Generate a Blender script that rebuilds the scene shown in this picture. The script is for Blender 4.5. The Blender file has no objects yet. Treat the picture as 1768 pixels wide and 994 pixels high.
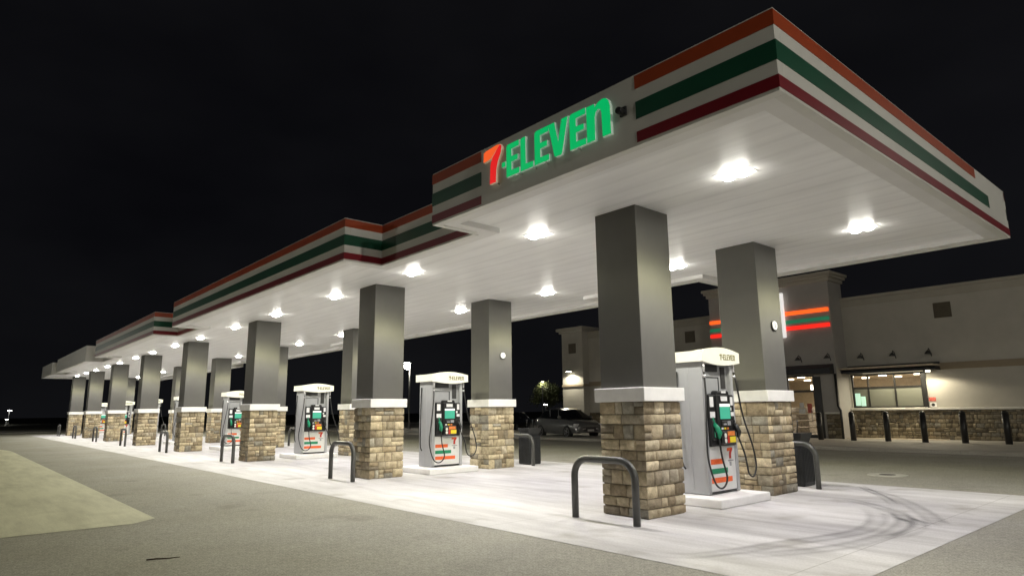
import bpy, bmesh, math, random
from mathutils import Vector, Matrix

sc = bpy.context.scene
COL = sc.collection
R = math.radians
ORD = ['first', 'second', 'third', 'fourth', 'fifth', 'sixth', 'seventh', 'eighth', 'ninth', 'tenth', 'eleventh',
       'twelfth', 'thirteenth', 'fourteenth', 'fifteenth', 'sixteenth']

# ------------------------------------------------------------------ materials
def nodemat(name):
    m = bpy.data.materials.new(name); m.use_nodes = True
    nt = m.node_tree; b = nt.nodes['Principled BSDF']
    return m, nt, b

def N(nt, t, **kw):
    n = nt.nodes.new(t)
    for k, v in kw.items(): setattr(n, k, v)
    return n

def ramp(nt, fac, stops):
    r = N(nt, 'ShaderNodeValToRGB'); e = r.color_ramp.elements
    while len(e) < len(stops): e.new(0.5)
    for i, (p, c) in enumerate(stops):
        e[i].position = p; e[i].color = c if len(c) == 4 else (*c, 1)
    nt.links.new(fac, r.inputs[0]); return r.outputs[0]

def noise(nt, scale, detail=5, rough=.55, vec=None, coord='Object', stretch=None):
    tc = N(nt, 'ShaderNodeTexCoord'); out = tc.outputs[coord]
    if stretch:
        mp = N(nt, 'ShaderNodeMapping'); mp.inputs['Scale'].default_value = stretch
        nt.links.new(out, mp.inputs[0]); out = mp.outputs[0]
    n = N(nt, 'ShaderNodeTexNoise'); n.inputs['Scale'].default_value = scale
    n.inputs['Detail'].default_value = detail; n.inputs['Roughness'].default_value = rough
    nt.links.new(out, n.inputs['Vector']); return n.outputs['Fac']

def mix(nt, a, b, fac, mode='MIX'):
    m = N(nt, 'ShaderNodeMix', data_type='RGBA', blend_type=mode)
    for sock, v in ((m.inputs[0], fac), (m.inputs[6], a), (m.inputs[7], b)):
        if hasattr(v, 'links'): nt.links.new(v, sock)
        else: sock.default_value = v if not isinstance(v, tuple) else (*v[:3], 1)
    return m.outputs[2]

def bump(nt, b, h, strength=.3, dist=.01):
    n = N(nt, 'ShaderNodeBump'); n.inputs['Strength'].default_value = strength; n.inputs['Distance'].default_value = dist
    nt.links.new(h, n.inputs['Height']); nt.links.new(n.outputs[0], b.inputs['Normal'])

def mat(name, col, rough=.5, metal=0, var=.12, scale=6, bmp=0, bscale=60, spec=None, coat=0):
    m, nt, b = nodemat(name)
    f = noise(nt, scale)
    lo = tuple(c * (1 - var) for c in col); hi = tuple(min(1, c * (1 + var)) for c in col)
    nt.links.new(ramp(nt, f, [(.3, lo), (.7, hi)]), b.inputs['Base Color'])
    b.inputs['Roughness'].default_value = rough; b.inputs['Metallic'].default_value = metal
    if spec is not None: b.inputs['Specular IOR Level'].default_value = spec
    if coat: b.inputs['Coat Weight'].default_value = coat
    if bmp: bump(nt, b, noise(nt, bscale, 3), bmp, .004)
    return m

def emit(name, col, strength, base=None):
    m, nt, b = nodemat(name)
    b.inputs['Base Color'].default_value = (*(base or col), 1)
    b.inputs['Roughness'].default_value = .4
    b.inputs['Emission Color'].default_value = (*col, 1); b.inputs['Emission Strength'].default_value = strength
    return m

def asphalt_mat():
    m, nt, b = nodemat('asphalt')
    big = noise(nt, .35, 4, .6); mid = noise(nt, 2.2, 6, .65); fine = noise(nt, 55, 4, .7)
    c = ramp(nt, big, [(.3, (.285, .272, .225)), (.7, (.345, .333, .295))])
    c = mix(nt, c, ramp(nt, mid, [(.35, (.8, .8, .79)), (.7, (1.08, 1.08, 1.07))]), .4, 'MULTIPLY')
    c = mix(nt, c, ramp(nt, fine, [(.32, (.5, .5, .5)), (.68, (1.5, 1.5, 1.5))]), .8, 'MULTIPLY')
    c = mix(nt, c, ramp(nt, noise(nt, 14, 5, .75), [(.35, (.78, .78, .78)), (.65, (1.2, 1.2, 1.2))]), .7, 'MULTIPLY')
    oil = noise(nt, .9, 3, .55)
    c = mix(nt, c, ramp(nt, oil, [(.62, (1, 1, 1)), (.72, (.74, .73, .72))]), .8, 'MULTIPLY')
    nt.links.new(c, b.inputs['Base Color']); b.inputs['Roughness'].default_value = .88
    bump(nt, b, fine, .35, .01); return m

def concrete_mat(name, lo, hi, stain=.85, joints=True, jx=4.1, jy=4.35, ox=0.0, oy=0.0):
    m, nt, b = nodemat(name)
    big = noise(nt, .5, 5, .6, stretch=(.35, 1, 1)); st = noise(nt, 2.0, 6, .65, stretch=(.25, 1.6, 1)); fine = noise(nt, 45, 4, .7)
    c = ramp(nt, big, [(.32, lo), (.68, hi)])
    c = mix(nt, c, ramp(nt, st, [(.32, (.74, .73, .72)), (.6, (1.05, 1.05, 1.05))]), .8, 'MULTIPLY')
    c = mix(nt, c, ramp(nt, fine, [(.3, (.74, .74, .74)), (.7, (1.14, 1.14, 1.14))]), .7, 'MULTIPLY')
    spots = noise(nt, 1.1, 3, .5)
    c = mix(nt, c, ramp(nt, spots, [(.60, (1, 1, 1)), (.74, (.66, .64, .60))]), stain, 'MULTIPLY')
    if joints:
        tc = N(nt, 'ShaderNodeTexCoord'); sx = N(nt, 'ShaderNodeSeparateXYZ'); nt.links.new(tc.outputs['Object'], sx.inputs[0])
        outs = []
        for k, s, o in ((0, jx, ox), (1, jy, oy)):
            a = N(nt, 'ShaderNodeMath', operation='ADD'); a.inputs[1].default_value = 200 + o; nt.links.new(sx.outputs[k], a.inputs[0])
            md = N(nt, 'ShaderNodeMath', operation='MODULO'); md.inputs[1].default_value = s; nt.links.new(a.outputs[0], md.inputs[0])
            lt = N(nt, 'ShaderNodeMath', operation='LESS_THAN'); lt.inputs[1].default_value = .012; nt.links.new(md.outputs[0], lt.inputs[0])
            outs.append(lt.outputs[0])
        mx = N(nt, 'ShaderNodeMath', operation='MAXIMUM'); nt.links.new(outs[0], mx.inputs[0]); nt.links.new(outs[1], mx.inputs[1])
        j = N(nt, 'ShaderNodeMath', operation='MULTIPLY'); j.inputs[1].default_value = .45; nt.links.new(mx.outputs[0], j.inputs[0])
        c = mix(nt, c, (.16, .15, .13), j.outputs[0])
    nt.links.new(c, b.inputs['Base Color']); b.inputs['Roughness'].default_value = .72
    bump(nt, b, fine, .15, .006); return m

def stone_mat(name, gain=1.0):
    m, nt, b = nodemat(name)
    at = N(nt, 'ShaderNodeAttribute'); at.attribute_name = 'tone'
    g = tuple(gain * c for c in (1, 1, 1))
    n1 = noise(nt, 9, 6, .65); n2 = noise(nt, 60, 4, .7)
    c = mix(nt, at.outputs['Color'], ramp(nt, n1, [(.3, (.62 * gain, .58 * gain, .52 * gain)), (.7, (1.25 * gain, 1.22 * gain, 1.15 * gain))]), 1.0, 'MULTIPLY')
    c = mix(nt, c, ramp(nt, n2, [(.3, (.8, .8, .8)), (.7, (1.15, 1.15, 1.15))]), .7, 'MULTIPLY')
    nt.links.new(c, b.inputs['Base Color']); b.inputs['Roughness'].default_value = .85
    bump(nt, b, n1, .8, .03); return m

def stucco_mat(name, col, var=.08):
    m, nt, b = nodemat(name)
    n1 = noise(nt, 1.3, 4, .6); n2 = noise(nt, 140, 3, .6)
    lo = tuple(c * (1 - var) for c in col); hi = tuple(c * (1 + var) for c in col)
    c = ramp(nt, n1, [(.3, lo), (.7, hi)])
    nt.links.new(c, b.inputs['Base Color']); b.inputs['Roughness'].default_value = .9
    bump(nt, b, n2, .5, .004); return m

def ceiling_mat():
    m, nt, b = nodemat('white_deck_panels')
    tc = N(nt, 'ShaderNodeTexCoord'); sx = N(nt, 'ShaderNodeSeparateXYZ'); nt.links.new(tc.outputs['Object'], sx.inputs[0])
    a = N(nt, 'ShaderNodeMath', operation='ADD'); a.inputs[1].default_value = 100; nt.links.new(sx.outputs[1], a.inputs[0])
    md = N(nt, 'ShaderNodeMath', operation='PINGPONG'); md.inputs[1].default_value = .203; nt.links.new(a.outputs[0], md.inputs[0])
    st = ramp(nt, md.outputs[0], [(0, (.35, .35, .35)), (.025, (.35, .35, .35)), (.06, (1, 1, 1))])
    st.node.color_ramp.interpolation = 'LINEAR'
    f = noise(nt, .7, 5, .6, stretch=(.3, 1, 1)); f2 = noise(nt, 5, 5, .6, stretch=(.15, 1, 1))
    c = ramp(nt, f, [(.3, (.88, .875, .87)), (.7, (.93, .928, .925))])
    c = mix(nt, c, ramp(nt, f2, [(.35, (.9, .9, .9)), (.65, (1, 1, 1))]), .8, 'MULTIPLY')
    c = mix(nt, c, st, .10, 'MULTIPLY')
    nt.links.new(c, b.inputs['Base Color']); b.inputs['Roughness'].default_value = .38
    b.inputs['Specular IOR Level'].default_value = .35
    bump(nt, b, f2, .12, .01); return m

M = {}
M['asphalt'] = asphalt_mat()
M['concrete'] = concrete_mat('apron_concrete', (.54, .525, .52), (.69, .675, .672))
M['pad'] = concrete_mat('pad_concrete', (.58, .565, .43), (.66, .645, .495), .3, jx=4.6, jy=4.6, ox=3.4, oy=-2.65)
M['walk'] = concrete_mat('sidewalk_concrete', (.40, .375, .33), (.5, .47, .42), jx=2.8, jy=3.0)
M['kerb'] = mat('kerb_concrete', (.42, .40, .36), .8, bmp=.3)
M['grass'] = mat('dry_grass', (.06, .062, .035), .95, var=.4, scale=3, bmp=.6, bscale=30)
M['stone'] = stone_mat('tan_ledgestone')
M['stone_dark'] = stone_mat('brown_ledgestone', .52)
M['stucco'] = stucco_mat('grey_stucco', (.112, .109, .099))
M['cap'] = mat('white_cap', (.86, .85, .83), .55, var=.05)
M['white_metal'] = mat('white_fascia_metal', (.64, .63, .59), .4, var=.05, scale=1.2)
M['orange'] = mat('orange_band', (.36, .058, .016), .35, var=.08, scale=2)
M['green'] = mat('green_band', (.009, .075, .04), .35, var=.08, scale=2)
M['red'] = mat('crimson_band', (.19, .008, .016), .35, var=.08, scale=2)
M['ceiling'] = ceiling_mat()
M['rim'] = mat('white_rim', (.72, .71, .69), .45, var=.04, scale=2)
M['roof'] = mat('roof_membrane', (.25, .25, .25), .9)
M['lens'] = emit('led_lens', (1, .97, .88), 85)
M['frame'] = mat('white_fixture', (.75, .75, .73), .4, var=.03)
M['steel'] = mat('grey_pump_steel', (.40, .405, .42), .42, metal=.15, var=.05, scale=3)
M['pump_white'] = mat('white_pump_panel', (.70, .70, .69), .35, var=.04)
M['hood'] = mat('cream_pump_hood', (.80, .79, .72), .35, var=.03)
M['black'] = mat('black_plastic', (.014, .014, .015), .38, var=.25)
M['rubber'] = mat('black_rubber', (.018, .018, .018), .55, var=.2)
M['dark'] = mat('dark_recess', (.03, .03, .03), .6)
M['grey_plate'] = mat('grey_plate', (.33, .335, .35), .45, var=.06)
M['pump_screen'] = emit('pump_screen', (.08, .55, .36), .55, (.03, .2, .13))
M['screen_top'] = emit('screen_top', (.9, .95, .9), .45)
M['sticker'] = mat('white_sticker', (.78, .78, .78), .5, var=.05)
M['yellow'] = mat('yellow_sticker', (.85, .68, .04), .45, var=.05)
M['amber'] = mat('orange_sticker', (.75, .22, .05), .45, var=.2, scale=40)
M['nozzle_green'] = mat('green_nozzle', (.01, .26, .13), .4)
M['logo_red'] = mat('red_print', (.55, .03, .02), .4)
M['logo_orange'] = mat('orange_print', (.78, .13, .03), .4, var=.15, scale=30)
M['logo_green'] = mat('green_print', (.01, .22, .10), .4, var=.1, scale=30)
M['grey_print'] = mat('olive_print', (.20, .185, .10), .5)
M['pipe'] = mat('grey_painted_pipe', (.085, .085, .08), .38, metal=.3, var=.15)
M['bin'] = mat('black_bin', (.02, .021, .023), .45, var=.3)
M['wall'] = stucco_mat('beige_stucco', (.46, .435, .38), .06)
M['tower'] = stucco_mat('taupe_stucco', (.38, .36, .335), .06)
M['cornice'] = stucco_mat('taupe_cornice', (.40, .37, .31), .06)
M['bandm'] = stucco_mat('tan_band', (.29, .235, .165), .06)
M['louver'] = mat('bronze_louver', (.11, .09, .06), .6)
M['sill'] = mat('white_sill', (.70, .68, .62), .6, var=.05)
M['bronze'] = mat('dark_bronze', (.02, .019, .018), .4, var=.2)
M['awning'] = mat('black_awning', (.012, .013, .018), .5, var=.2)
M['interior'] = mat('shop_interior', (.50, .43, .33), .8, var=.1)
M['shelf'] = mat('shop_shelf', (.3, .28, .26), .6, var=.5, scale=9)
M['shop_lamp'] = emit('shop_lamp', (1, .9, .7), 14)
M['store_orange'] = emit('lit_orange', (1, .12, .015), 1.15)
M['store_red'] = emit('lit_red', (1, .022, .012), 1.0)
M['store_green'] = emit('lit_green', (.02, .2, .10), .55)
M['store_white'] = emit('lit_white', (1, .98, .95), .7)
M['sign_green'] = emit('sign_green', (.0, .42, .11), 1.0, (.0, .06, .02))
M['sign_side'] = emit('sign_return', (.5, .95, .7), .13, (.8, .85, .8))
M['sign_red'] = emit('sign_red', (.72, .012, .012), 1.0, (.1, .0, .0))
M['sign_orange'] = emit('sign_orange', (.88, .11, .02), 1.0, (.1, .02, .0))
M['sign_side_red'] = emit('sign_return_warm', (1, .62, .38), .16, (.85, .75, .65))
M['bark'] = mat('bark', (.07, .055, .04), .9, bmp=.5)
M['leaf'] = mat('leaf_green', (.075, .085, .025), .7, var=.35, scale=2)
M['street'] = emit('street_lamp_lens', (1, .96, .82), 60)
M['lot'] = emit('lot_lamp_lens', (1, .95, .75), 25)
M['far_lamp'] = emit('far_lamp_lens', (1, .97, .9), 30)
M['galv'] = mat('galvanised_pole', (.2, .2, .2), .5, metal=.5)
M['car_paint'] = mat('grey_car_paint', (.19, .191, .194), .25, metal=.3, var=.05, coat=.6)
M['car_black'] = mat('black_car_paint', (.016, .016, .018), .25, metal=.3, var=.05, coat=.6)
M['car_glass'] = mat('car_glass', (.008, .009, .01), .08, var=.1, spec=.7)
M['tyre'] = mat('tyre_rubber', (.015, .015, .015), .8)
M['alloy'] = mat('alloy_rim', (.35, .35, .36), .3, metal=.8)
M['lamp_glass'] = mat('headlamp_glass', (.85, .86, .88), .15, var=.1, coat=1)
M['chrome'] = mat('chrome_trim', (.75, .75, .76), .25, metal=.6)
M['plate'] = mat('plate', (.6, .6, .58), .5)
M['wood'] = mat('dry_stick', (.05, .03, .018), .9)
M['manhole'] = mat('manhole_concrete', (.44, .425, .38), .8)
M['iron'] = mat('cast_iron', (.06, .055, .05), .6)
M['paper'] = mat('paper_notice', (.75, .74, .72), .7, var=.1, scale=20)
M['red_notice'] = mat('red_notice', (.55, .12, .09), .6, var=.5, scale=25)
M['poster'] = emit('mint_poster', (.55, .85, .7), .5)

def glass_mat(name, tint, a, rough=.03):
    m, nt, b = nodemat(name)
    t = N(nt, 'ShaderNodeBsdfTransparent'); t.inputs[0].default_value = (1, 1, 1, 1)
    b.inputs['Base Color'].default_value = (*tint, 1); b.inputs['Roughness'].default_value = rough
    mx = N(nt, 'ShaderNodeMixShader'); mx.inputs[0].default_value = a
    nt.links.new(t.outputs[0], mx.inputs[1]); nt.links.new(b.outputs[0], mx.inputs[2])
    nt.links.new(mx.outputs[0], nt.nodes['Material Output'].inputs[0]); return m
M['glass'] = glass_mat('clear_glass', (.03, .03, .03), .18)
M['film'] = glass_mat('filmed_glass', (.20, .205, .165), .86, .25)

def mark_mat():
    m, nt, b = nodemat('tyre_scuff')
    b.inputs['Base Color'].default_value = (.05, .05, .052, 1); b.inputs['Roughness'].default_value = .7
    uv = N(nt, 'ShaderNodeUVMap'); sx = N(nt, 'ShaderNodeSeparateXYZ'); nt.links.new(uv.outputs[0], sx.inputs[0])
    e = ramp(nt, sx.outputs[1], [(0, (0, 0, 0)), (.22, (.8, .8, .8)), (.42, (.35, .35, .35)), (.55, (.4, .4, .4)), (.78, (1, 1, 1)), (1, (0, 0, 0))])
    l = ramp(nt, sx.outputs[0], [(0, (0, 0, 0)), (.25, (1, 1, 1)), (.8, (1, 1, 1)), (1, (.1, .1, .1))])
    n = ramp(nt, noise(nt, 1.5, 5, .6), [(.3, (.12, .12, .12)), (.7, (.33, .33, .33))])
    a = mix(nt, e, l, 1.0, 'MULTIPLY'); a = mix(nt, a, n, 1.0, 'MULTIPLY')
    t = N(nt, 'ShaderNodeBsdfTransparent'); mx = N(nt, 'ShaderNodeMixShader')
    nt.links.new(a, mx.inputs[0]); nt.links.new(t.outputs[0], mx.inputs[1]); nt.links.new(b.outputs[0], mx.inputs[2])
    nt.links.new(mx.outputs[0], nt.nodes['Material Output'].inputs[0]); return m
M['mark'] = mark_mat()

# ------------------------------------------------------------------ mesh helpers
class MB:
    """collects shapes; build() links them as ONE mesh object"""
    def __init__(s): s.bm = bmesh.new(); s.tone = s.bm.loops.layers.float_color.new('tone')
    def _add(s, tmp, mi=0, smooth=False):
        vm = {}
        for v in tmp.verts: vm[v] = s.bm.verts.new(v.co)
        for f in tmp.faces:
            try: g = s.bm.faces.new([vm[v] for v in f.verts])
            except ValueError: continue
            g.material_index = mi; g.smooth = smooth or f.smooth
        tmp.free(); return s
    def box(s, x0, y0, z0, x1, y1, z1, bev=0, mi=0, seg=1, smooth=False):
        t = bmesh.new(); bmesh.ops.create_cube(t, size=1)
        for v in t.verts:
            v.co = Vector(((x0 + x1) / 2 + v.co.x * abs(x1 - x0), (y0 + y1) / 2 + v.co.y * abs(y1 - y0), (z0 + z1) / 2 + v.co.z * abs(z1 - z0)))
        if bev: bmesh.ops.bevel(t, geom=t.edges[:], offset=bev, segments=seg, affect='EDGES', profile=.5)
        return s._add(t, mi, smooth)
    def cyl(s, p, r, h, seg=16, r2=None, axis='z', mi=0, bev=0):
        t = bmesh.new(); bmesh.ops.create_cone(t, cap_ends=True, segments=seg, radius1=r, radius2=r if r2 is None else r2, depth=h)
        for v in t.verts: v.co.z += h / 2
        for f in t.faces: f.smooth = len(f.verts) == 4
        if bev:
            bmesh.ops.bevel(t, geom=[e for e in t.edges if any(len(f.verts) > 4 for f in e.link_faces)], offset=bev, segments=2, affect='EDGES', profile=.5)
        if axis == 'x': bmesh.ops.rotate(t, verts=t.verts, matrix=Matrix.Rotation(R(90), 3, 'Y'))
        if axis == 'y': bmesh.ops.rotate(t, verts=t.verts, matrix=Matrix.Rotation(R(-90), 3, 'X'))
        bmesh.ops.translate(t, verts=t.verts, vec=p); return s._add(t, mi)
    def tube(s, pts, r, seg=10, mi=0):
        pts = [Vector(p) for p in pts]; t = bmesh.new(); rings = []; n = len(pts)
        d0 = (pts[1] - pts[0]).normalized(); up = Vector((0, 0, 1)) if abs(d0.z) < .9 else Vector((1, 0, 0))
        side = d0.cross(up).normalized()
        for i, p in enumerate(pts):
            d = (pts[min(i + 1, n - 1)] - pts[max(i - 1, 0)]).normalized()
            side = (side - d * side.dot(d)).normalized(); o = d.cross(side); rr = r[i] if isinstance(r, (list, tuple)) else r
            rings.append([t.verts.new(p + (side * math.cos(a) + o * math.sin(a)) * rr) for a in [2 * math.pi * k / seg for k in range(seg)]])
        for a, b in zip(rings, rings[1:]):
            for k in range(seg):
                f = t.faces.new((a[k], a[(k + 1) % seg], b[(k + 1) % seg], b[k])); f.smooth = True
        t.faces.new(rings[0][::-1]); t.faces.new(rings[-1]); bmesh.ops.recalc_face_normals(t, faces=t.faces[:])
        return s._add(t, mi)
    def prism(s, poly, fn, d, mi=0, mi_side=None, bev=0):
        """poly 2d extruded by d; fn(a,b,c) -> xyz"""
        t = bmesh.new()
        lo = [t.verts.new(Vector((a, b, 0))) for a, b in poly]; hi = [t.verts.new(Vector((a, b, d))) for a, b in poly]
        n = len(poly); t.faces.new(lo[::-1]); top = t.faces.new(hi)
        for i in range(n): t.faces.new((lo[i], lo[(i + 1) % n], hi[(i + 1) % n], hi[i]))
        if bev: bmesh.ops.bevel(t, geom=list(top.edges), offset=bev, segments=1, affect='EDGES')
        bmesh.ops.recalc_face_normals(t, faces=t.faces[:])
        capf = [f for f in t.faces if abs(f.normal.z) > .9 and f.calc_center_median().z > d * .9]
        ids = {f.index for f in capf}; t.faces.index_update()
        big = [f for f in t.faces if abs(f.normal.z) > .9 and f.calc_center_median().z > d * .9]
        flags = [f in big for f in t.faces]
        vm = {}
        for v in t.verts: vm[v] = s.bm.verts.new(Vector(fn(*v.co)))
        for f, fl in zip(t.faces, flags):
            try: g = s.bm.faces.new([vm[v] for v in f.verts])
            except ValueError: continue
            g.material_index = mi if fl or mi_side is None else mi_side
        t.free(); return s
    def quad(s, a, b, c, d, mi=0):
        f = s.bm.faces.new([s.bm.verts.new(Vector(p)) for p in (a, b, c, d)]); f.material_index = mi; return s
    def build(s, name, mats, parent=None, origin=None, recalc=True, smooth_angle=None):
        if recalc: bmesh.ops.recalc_face_normals(s.bm, faces=s.bm.faces[:])
        if origin is not None: o_ = Vector(origin)
        else:
            o_ = Vector((0, 0, 0)); q = parent
            while q is not None: o_ += q.location; q = q.parent
        for v in s.bm.verts: v.co -= o_
        me = bpy.data.meshes.new(name); s.bm.to_mesh(me); s.bm.free()
        for m in (mats if isinstance(mats, (list, tuple)) else [mats]): me.materials.append(M[m] if isinstance(m, str) else m)
        ob = bpy.data.objects.new(name, me); COL.objects.link(ob)
        if parent is not None: ob.parent = parent
        elif origin is not None: ob.location = o_
        return ob

def tag(o, label=None, cat=None, group=None, kind=None):
    for k, v in (('label', label), ('category', cat), ('group', group), ('kind', kind)):
        if v: o[k] = v
    return o

def thing(name, label, cat, loc=(0, 0, 0), rz=0, group=None):
    o = bpy.data.objects.new(name, None); COL.objects.link(o); o.empty_display_size = .3
    o.location = loc; o.rotation_euler = (0, 0, rz); return tag(o, label, cat, group)

def copy_tree(o, parent=None):
    c = o.copy(); COL.objects.link(c)
    if parent is not None: c.parent = parent
    for ch in list(o.children): copy_tree(ch, c)
    return c

ZERO = (0, 0, 0)

# ------------------------------------------------------------------ constants (solved from the photograph)
ISL = [-6.47, -14.62, -22.82, -31.11, -39.34, -47.62, -55.85, -64.1]
YN, YF, YM = 8.28, 11.92, 10.22
ZC, ZB, ZT = 4.72, 4.63, 5.525
APX0, APX1, APY0, APY1 = -68.5, -2.66, 5.8, 14.45
YW = 33.1

# ------------------------------------------------------------------ ground
def sheet(name, x0, y0, x1, y1, z, m, thick=0):
    b = MB()
    if thick: b.box(x0, y0, z - thick, x1, y1, z)
    else: b.quad((x0, y0, z), (x1, y0, z), (x1, y1, z), (x0, y1, z))
    o = b.build(name, m); tag(o, kind='structure'); return o

sheet('ground', -900, -900, 900, 900, -.012, 'grass')
b = MB()
b.quad((-78, -60, -.004), (70, -60, -.004), (70, 90, -.004), (-78, 90, -.004))
tag(b.build('parking_lot', 'asphalt'), kind='structure')
sheet('concrete_apron', APX0, APY0, APX1, APY1, 0.0, 'concrete')
b = MB()   # concrete pad with a cut corner, left foreground
pad = [(-60, -6), (-11.1, -6), (-11.1, 2.3), (-11.45, 2.66), (-38.5, 2.62), (-43, 2.0), (-60, 1.2)]
b.bm.faces.new([b.bm.verts.new((x, y, .001)) for x, y in pad])
tag(b.build('concrete_pad', 'pad'), kind='structure')
sheet('far_road', -95, -200, -84, 200, -.006, 'asphalt')
b = MB(); b.box(-78.3, -60, -.1, -78, 90, .11, .03); tag(b.build('kerb', 'kerb'), kind='structure')
b = MB(); b.box(-60, 25.3, -.1, 12, YW + .3, .12, .02); tag(b.build('sidewalk', 'walk'), kind='structure')

def unit(v): return v.normalized()
def scuff(pts, w):
    # smooth the polyline, then a thin strip just above the concrete
    P = [Vector((x, y, 0)) for x, y in pts]; q = []
    for i in range(len(P) - 1):
        p0, p1, p2, p3 = P[max(i - 1, 0)], P[i], P[i + 1], P[min(i + 2, len(P) - 1)]
        for k in range(8):
            t = k / 8; q.append(.5 * ((2 * p1) + (p2 - p0) * t + (2 * p0 - 5 * p1 + 4 * p2 - p3) * t * t + (3 * p1 - p0 - 3 * p2 + p3) * t ** 3))
    q.append(P[-1]); b = MB(); uvl = b.bm.loops.layers.uv.new('UVMap'); n = len(q); rows = []
    for i, p in enumerate(q):
        d = (q[min(i + 1, n - 1)] - q[max(i - 1, 0)]).normalized(); s = Vector((-d.y, d.x, 0)) * w / 2
        scuff.z = scuff.z
        rows.append((b.bm.verts.new(p - s + Vector((0, 0, scuff.z))), b.bm.verts.new(p + s + Vector((0, 0, scuff.z)))))
    for i in range(n - 1):
        f = b.bm.faces.new((rows[i][0], rows[i + 1][0], rows[i + 1][1], rows[i][1]))
        for l, uv in zip(f.loops, ((i / (n - 1), 0), ((i + 1) / (n - 1), 0), ((i + 1) / (n - 1), 1), (i / (n - 1), 1))): l[uvl].uv = uv
    scuff.z += .001
    tag(b.build('tyre_mark', 'mark', recalc=False), kind='structure')
scuff.z = .004
for pts, w_ in (([(-6.0, 5.95), (-4.51, 6.1), (-4.11, 6.78), (-3.95, 7.51), (-3.72, 8.37), (-3.63, 9.07), (-3.75, 9.85), (-4.03, 10.6), (-4.36, 11.16)], .34),
        ([(-4.23, 6.1), (-3.71, 7.03), (-3.41, 7.81), (-3.3, 8.71), (-3.38, 9.64), (-3.54, 10.3), (-3.89, 11.02), (-4.18, 11.34)], .32),
        ([(-6.23, 13.95), (-5.58, 13.69), (-4.83, 13.06), (-4.16, 12.18), (-3.53, 11.1), (-3.19, 10.41), (-2.95, 10.15)], .34),
        ([(-5.2, 12.0), (-4.78, 11.75), (-4.31, 11.37), (-3.88, 10.89), (-3.5, 10.34), (-3.11, 10.0)], .3),
        ([(-3.3, 8.71), (-3.18, 9.03), (-3.2, 9.67), (-3.39, 10.21), (-3.9, 10.7)], .3), ([(-5.6, 14.1), (-5.25, 13.53), (-4.64, 12.6), (-4.1, 11.6)], .2)): scuff(pts, w_)

t = thing('manhole', 'round iron manhole lid in a pale concrete collar on the asphalt', 'manhole', (-6.0, 16.7, 0))
MB().cyl((0, 0, -.004), .42, .014, 28).build('collar', 'manhole', t, ZERO)
MB().cyl((0, 0, .0), .17, .016, 20).build('lid', 'iron', t, ZERO)
b = MB(); b.tube([(-8.22, 1.86, .012), (-8.18, 1.95, .016), (-8.14, 2.05, .012), (-8.08, 2.16, .02)], [.008, .009, .007, .004], 6)
b.tube([(-8.2, 1.92, .014), (-8.23, 1.97, .014)], [.008, .003], 5)
tag(b.build('twig', 'wood', origin=(-8.18, 1.95, 0)), 'thin brown twig lying on the asphalt in front', 'twig')

# ------------------------------------------------------------------ stone cladding
TONES = [(.43, .37, .255), (.47, .405, .285), (.36, .295, .195), (.39, .35, .275), (.45, .385, .26), (.29, .235, .155), (.52, .455, .33), (.37, .315, .22), (.33, .315, .27), (.24, .205, .15)]
TONES = [tuple(1.14 * (.92 * c + .08 * (.3 * t[0] + .6 * t[1] + .1 * t[2])) for c in t) for t in TONES]
def stone_rects(w, h, rnd, lo=.12, hi=.24, courses=None):
    cs = courses; out = []; z = 0
    for ch in cs:
        u = 0
        while u < w - 1e-4:
            l = rnd.uniform(.11, .34) * (1.15 if ch < .17 else .95)
            if w - u - l < .12: l = w - u
            l = min(l, w - u)
            if ch > .17 and rnd.random() < .3 and l > .14:
                k = rnd.uniform(.4, .6); out.append((u, z, l, ch * k)); 
                if l > .3 and rnd.random() < .5:
                    q = rnd.uniform(.35, .65); out.append((u, z + ch * k, l * q, ch * (1 - k))); out.append((u + l * q, z + ch * k, l * (1 - q), ch * (1 - k)))
                else: out.append((u, z + ch * k, l, ch * (1 - k)))
            else: out.append((u, z, l, ch))
            u += l
        z += ch
    return out
def make_courses(h, rnd, lo=.13, hi=.25):
    cs = []; z = 0
    while z < h - 1e-4:
        c = rnd.uniform(lo, hi)
        if h - z - c < lo * .8: c = h - z
        cs.append(c); z += c
    return cs
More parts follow.
